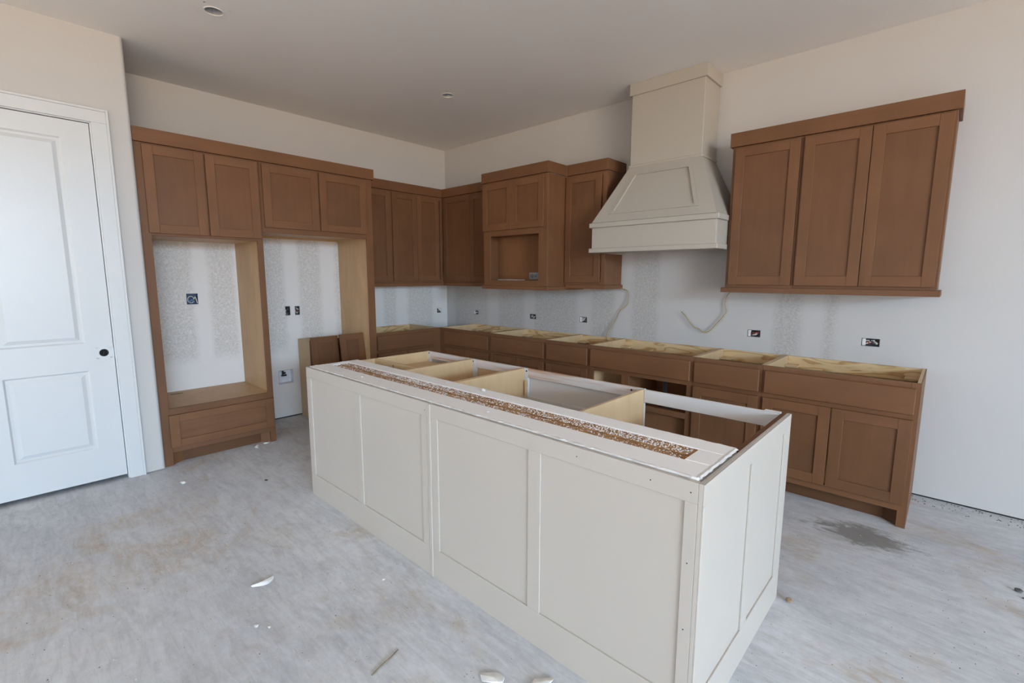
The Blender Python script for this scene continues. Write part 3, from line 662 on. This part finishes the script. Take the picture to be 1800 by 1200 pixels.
for x,z in ((1.985,.866),(2.505,.864),(3.02,.862),(3.78,.862)):
    b=B(); b.cyl((x,fyI-.0002,z),1,.006,.006,.0012,10); obj('screw_hole',b,'dark',c1 if x<2.4 else c2 if x<2.9 else c3,bevel=0)
b=B(); b.box(3.012,3.026,-1.838,-1.8225,.70,.80); obj('wood_block',b,'maple_tan',c3)
b=B(); b.box(3.857,4.5065,-1.826,-1.808,.808,.876); b.box(4.44,4.5065,-1.808,-1.79,.80,.8785)
obj('stretcher_board',b,'white_raw',None,'white stretcher board spanning the dishwasher gap of the island','board')

# ------------------------------------------------------------------ loose cabinet and doors in the fridge alcove
t=thing('loose_cabinet',(.17,-1.78,0),'loose brown cabinet box standing on floor in fridge alcove','cabinet')
b=B(LW); b.box(-2.030,-2.014,.02,.285,0,.822); b.box(-1.556,-1.540,.02,.285,0,.822); b.box(-2.014,-1.556,.02,.03,0,.822); b.box(-2.014,-1.556,.03,.285,.0,.016); b.box(-2.014,-1.556,.03,.285,.806,.822); obj('carcass',b,['maple'],t)
b=B(LW); b.box(-2.030,-1.99,.2855,.305,0,.826,0); b.box(-1.58,-1.540,.2855,.305,0,.826,0); b.box(-1.99,-1.58,.2855,.305,.786,.826,1); b.box(-1.99,-1.58,.2855,.305,0,.04,1); obj('face_frame',b,['wood_v','wood_h'],t)
def leaning(y0,y1,xt,xb,h,label):
    L=math.hypot(xb-xt,h)
    d=thing('cabinet_door',(xb,(y0+y1)/2,0),label,'door','loose cabinet doors in the fridge alcove')
    wd=(y1-y0)/2; fn=lambda u,w,z:(xb+w,(y0+y1)/2+u,z)
    b=B(fn); st=.064
    b.box(-wd,-wd+st,0,.02,0,L,0); b.box(wd-st,wd,0,.02,0,L,0); b.box(-wd+st,wd-st,0,.0196,0,st,1); b.box(-wd+st,wd-st,0,.0196,L-st,L,1); obj('door_frame',b,['wood_v','wood_h'],d)
    b=B(fn); b.box(-wd+st-.004,wd-st+.004,.003,.010,st-.004,L-st+.004); obj('center_panel',b,'wood_panel',d,bevel=0)
    d.rotation_euler=(0,-math.atan2(xb-xt,h),0)
leaning(-2.034,-1.748,.312,.37,.856,'left one of two loose brown doors leaning in fridge alcove')
leaning(-1.800,-1.535,.452,.60,.880,'right one of two loose brown doors, leaning closest to the panel')

# ------------------------------------------------------------------ outlet boxes
def outlet(fn,r,label,group,box_mat,wires,seed,mud=None):
    u0,u1,z0,z1=r; rr=random.Random(seed)
    x,y,z=fn((u0+u1)/2,0,z0)
    t=thing('outlet_box',(x,y,z0),label,'outlet',group)
    b=B(fn); e=.0015
    u0+=.0015;u1-=.0015;z0+=.0015;z1-=.0015
    b.box(u0,u1,-.052,-.050,z0,z1); b.box(u0,u0+e,-.05,-.001,z0,z1); b.box(u1-e,u1,-.05,-.001,z0,z1); b.box(u0+e,u1-e,-.05,-.001,z0,z0+e); b.box(u0+e,u1-e,-.05,-.001,z1-e,z1)
    obj('box_shell',b,box_mat,t,bevel=0)
    for k,wm in enumerate(wires):
        b=B(); pts=[fn(rr.uniform(u0+.01,u1-.01),-.045,rr.uniform(z0+.01,z1-.01))]
        for q in range(4): pts.append(fn(rr.uniform(u0+.008,u1-.008),rr.uniform(-.028,-.007),rr.uniform(z0+.008,z1-.008)))
        b.tube(pts,.0038,5); obj('wire',b,wm,t,bevel=0)
    b=B(fn)
    if mud=='L': b.box(u0+.002,u0+.022,-.03,-.003,z0+.002,z1-.002)
    elif mud=='tri':
        P=[fn(u,w_,z_) for w_ in (-.02,-.001) for u,z_ in ((u0,z1),(u1,z1),(u1,z0),(u0+.02,z0+.048))]
        b.poly(P,[(0,1,2,3),(4,5,6,7),(0,1,5,4),(1,2,6,5),(2,3,7,6),(3,0,4,7)])
    if b.v: obj('mud_smear',b,'chip',t,bevel=.002)
    return t
HWo=lambda u,w,z:(u,-w,z); LWo=lambda u,w,z:(w,u,z)
GB='open outlet boxes above the counter'
ws=['wire_white','wire_black','wire_white','copper']
for r,lb,sd,md in zip(BK,['open outlet box with wires in backsplash nearest the room corner on hood wall','open outlet box with wires in backsplash under the microwave cabinet','open outlet box with wires in backsplash beside the hanging cable left of the hood','open outlet box with wires below the wall cabinet edge right of the hood','open outlet box with wires farthest right above the last base cabinet'],range(20,30),['L','tri2','L','L','L']):
    outlet(HWo,r,lb,GB,'greybox',ws+(['wire_red'] if sd>22 else []),sd,md)
outlet(LWo,LF[0],'mud-smeared outlet box on the oven wall beside the room corner',GB,'greybox',['wire_black','wire_white'],31,'tri')
outlet(LWo,LF[1],'square blue junction box with coiled wires inside the oven opening','open outlet boxes in the tall cabinets','bluebox',['wire_black'],33)
bo=[o for o in col.objects if o.name.startswith('outlet_box')][-1]
b=B(); cy,cz=-2.945,1.262
b.tube([LWo(cy+.022*math.cos(q*.5)*(1+.02*q),-.012-.001*q,cz+.026*math.sin(q*.5)*(1+.02*q)) for q in range(13)]+[LWo(-2.915,-.006,1.285),LWo(-2.903,-.005,1.245),LWo(-2.899,-.006,1.225)],.0042,6); obj('coiled_wire',b,'wire_white',bo,bevel=0)
b=B(); b.tube([LWo(-2.965,-.03,1.24),LWo(-2.95,-.012,1.25),LWo(-2.935,-.010,1.258),LWo(-2.925,-.03,1.24)],.007,6); obj('blue_wire',b,plain('blue_wire',(.12,.22,.42),.4),bo,bevel=0)
outlet(LWo,LF[2],'left of the paired narrow outlet boxes in the fridge alcove','open outlet boxes in the tall cabinets','greybox',['wire_black','wire_white','wire_black'],35)
outlet(LWo,LF[3],'right of the paired narrow outlet boxes in the fridge alcove','open outlet boxes in the tall cabinets','greybox',['wire_black','wire_red','wire_white'],36)
# water supply box
u0,u1,z0,z1=LF[4]
t=thing('water_supply_box',(0,(u0+u1)/2,z0),'white recessed water supply box low in the fridge alcove','plumbing box')
b=B(LWo); u0+=.002;u1-=.002;z0+=.002;z1-=.002
b.box(u0,u1,-.062,-.058,z0,z1); b.box(u0,u0+.003,-.058,.002,z0,z1); b.box(u1-.003,u1,-.058,.002,z0,z1); b.box(u0,u1,-.058,.002,z0,z0+.003); b.box(u0,u1,-.058,.002,z1-.003,z1); obj('box_shell',b,'white_plastic',t)
b=B(LWo); b.cyl(LWo(-2.185,-.03,.455),2,.010,.010,.045,12); b.box(-2.20,-2.15,-.04,-.02,.437,.452); b.box(-2.19,-2.16,-.045,-.015,.462,.478); obj('shutoff_valve',b,'black',t)
# ------------------------------------------------------------------ hanging cables
pts=[(2.640,1.371),(2.680,1.355),(2.729,1.339),(2.746,1.291),(2.740,1.226),(2.711,1.186),(2.657,1.150),(2.633,1.105),(2.610,1.059),(2.561,.982),(2.524,.922),(2.513,.881),(2.527,.836)]
b=B(); b.tube([(x,-.028+.004*math.sin(i),z) for i,(x,z) in enumerate(pts)],.0042,7); obj('hanging_cable',b,'wire_yellow',None,'yellow cable hanging from the wall cabinet left of the hood','cable',bevel=0,smooth=True)
pts=[(3.725,1.372),(3.668,1.350),(3.642,1.300),(3.636,1.247),(3.649,1.195),(3.637,1.166),(3.612,1.127),(3.568,1.071),(3.528,1.024),(3.491,1.002),(3.456,1.014),(3.426,1.031),(3.390,1.043),(3.348,1.085),(3.310,1.133),(3.272,1.171)]
b=B(); b.tube([(x,-.022-.001*i,z) for i,(x,z) in enumerate(pts)],.0042,7); obj('hanging_cable',b,'wire_yellow',None,'yellow cable curling up below the hood from the right wall cabinet','cable',bevel=0,smooth=True)
# shim on the first base cabinets
b=B(); b.poly([(1.318,-.10,.8766),(1.344,-.10,.8766),(1.392,-.50,.8766),(1.362,-.505,.8766),(1.318,-.10,.880),(1.344,-.10,.880),(1.392,-.50,.887),(1.362,-.505,.887)],[(0,1,2,3),(4,5,6,7),(0,1,5,4),(1,2,6,5),(2,3,7,6),(3,0,4,7)]); obj('wood_shim',b,'maple',None,'pale wood shim lying across the base cabinets near the corner','shim')

# ------------------------------------------------------------------ scraps on the floor
def chunk(name,x,y,sx_,sy_,sz,mat,label,cat,seed,group=None,rot=0,n=22):
    r=random.Random(seed); bm=bmesh.new()
    for _ in range(n):
        v=Vector((r.gauss(0,1),r.gauss(0,1),r.gauss(0,1))).normalized()
        bm.verts.new((v.x*sx_/2,v.y*sy_/2,max(0,(v.z+1)*sz/2)))
    bmesh.ops.convex_hull(bm,input=bm.verts); 
    for v in [v for v in bm.verts if not v.link_faces]: bm.verts.remove(v)
    me=bpy.data.meshes.new(name); bm.to_mesh(me); bm.free(); me.materials.append(M[mat])
    zmin=min(v.co.z for v in me.vertices)
    o=bpy.data.objects.new(name,me); col.objects.link(o); o.location=(x,y,-zmin+.0003); o.rotation_euler=(0,0,rot); fin(o,name,label,cat,group,None); return o
GD='white drywall crumbs on the floor'
chunk('drywall_scrap',1.11,-3.352,.06,.035,.02,'chip','white plaster lump on the floor in front of the oven cabinet','scrap',1,GD,.3)
chunk('drywall_scrap',.735,-2.729,.05,.045,.03,'chip','white plaster lump on floor near right foot of oven cabinet','scrap',2,GD)
chunk('drywall_scrap',.672,-2.632,.05,.02,.012,'chip','flat white plaster bit against right leg of oven cabinet','scrap',3,GD,1.4)
chunk('drywall_scrap',2.985,-3.515,.022,.02,.01,'chip','small white plaster bit left of a pair on the foreground floor','scrap',4,GD)
chunk('drywall_scrap',3.030,-3.480,.018,.016,.008,'chip','small white plaster bit right of a pair on the foreground floor','scrap',5,GD)
chunk('drywall_scrap',3.105,-2.975,.020,.018,.01,'chip','tiny white plaster bit on floor beside island front panel','scrap',6,GD)
chunk('drywall_offcut',3.905,-3.022,.11,.06,.016,'chip','white drywall offcut by the island base at bottom of photo','scrap',8,'drywall offcuts by the island',.5,14)
chunk('drywall_offcut',4.06,-2.915,.12,.06,.016,'chip','second white drywall offcut closest to the island base','scrap',9,'drywall offcuts by the island',.9,14)
chunk('pebble',5.378,-.974,.034,.028,.02,'stone','dark grey pebble on floor near the right edge','pebble',11)
chunk('pebble',5.392,-1.03,.018,.014,.008,'stone','smaller dark pebble just in front of another at the right edge','pebble',12)
chunk('pebble',1.48,-2.93,.035,.02,.008,'stone','dark flat chip on floor between oven cabinet and island','pebble',13) 
chunk('plaster_crumb',4.60,-1.795,.03,.03,.02,'rust','tan crumb on floor at rear corner of island end panel','crumb',14)
# curled flake
b=B(); vs=[];fs=[]
for i in range(11):
    t_=i/10; ang=-.5+1.0*t_; cx_,cy_=2.690+.02*math.sin(t_*3.14),-3.435+.10*t_
    wd=.014*math.sin(.25+2.75*(t_**1.4))+.002; hz=.014*math.sin(t_*3.0)
    for (dx,dz) in ((-wd,.001),(-wd*.2,.008+hz*.6),(wd*.5,.004+hz*.6),(wd,.001)): vs.append((cx_+dx*.9,cy_+dx*.35,dz))
for i in range(10):
    for j in range(4): fs.append((4*i+j,4*i+(j+1)%4,4*i+4+(j+1)%4,4*i+4+j))
fs+= [(0,1,2,3),(40,41,42,43)]
b.poly(vs,fs); obj('plaster_flake',b,'chip',None,'curled white plaster flake lying alone on the foreground floor','scrap',bevel=0)
b=B(); b.tube([(3.567,-3.315,.004),(3.556,-3.27,.006),(3.548,-3.225,.005),(3.534,-3.179,.004)],.0028,6); obj('twig',b,plain('tan_twig',(.22,.17,.10),.8),None,'thin brown twig on the foreground floor','twig',bevel=0)
# gritty dirt that nobody could count
b_dirt=quad_chips(420,(4.93,6.3),(-.16,-.004),.0006,.0045,'floor_dirt','stone',None,9,lambda x,y:1-abs(y)/.19)
b_dirt['label']='dark grit along the bottom gap of the right wall'; b_dirt['category']='dirt'
def fdens(x,y): return 1.0 if not(IX0-.02<x<IX1+.02 and IY0-.02<y<IY1+.04) else 0
d2=quad_chips(3600,(.8,6.8),(-4.3,-.66),.0006,.0024,'floor_crumbs',['chip','rust','stone','rust','chip'],None,10,fdens); d2['label']='fine white and tan crumbs strewn over the concrete floor'; d2['category']='crumbs'
GC='plaster crumbs on the half wall'
for nm,x,y,sz,hz,lb in (('plaster_crumb',2.989,-2.462,.045,.006,'flat white plaster flake on rear edge of half wall where a cabinet side meets it'),('plaster_crumb',3.288,-2.468,.028,.022,'upright white plaster shard on rear edge of half wall'),('plaster_crumb',2.509,-2.708,.045,.010,'white plaster lump at left end of half wall in front of slot'),('plaster_crumb',3.574,-2.713,.018,.006,'tiny grey plaster crumb in front of the slot near middle of half wall')):
    c=chunk(nm,x,y,sz,sz*.5,hz,'chip',lb,'crumb',hash(lb)%1 + int(sz*1000+x*10),GC,x); c.location.z+=WZ-.001
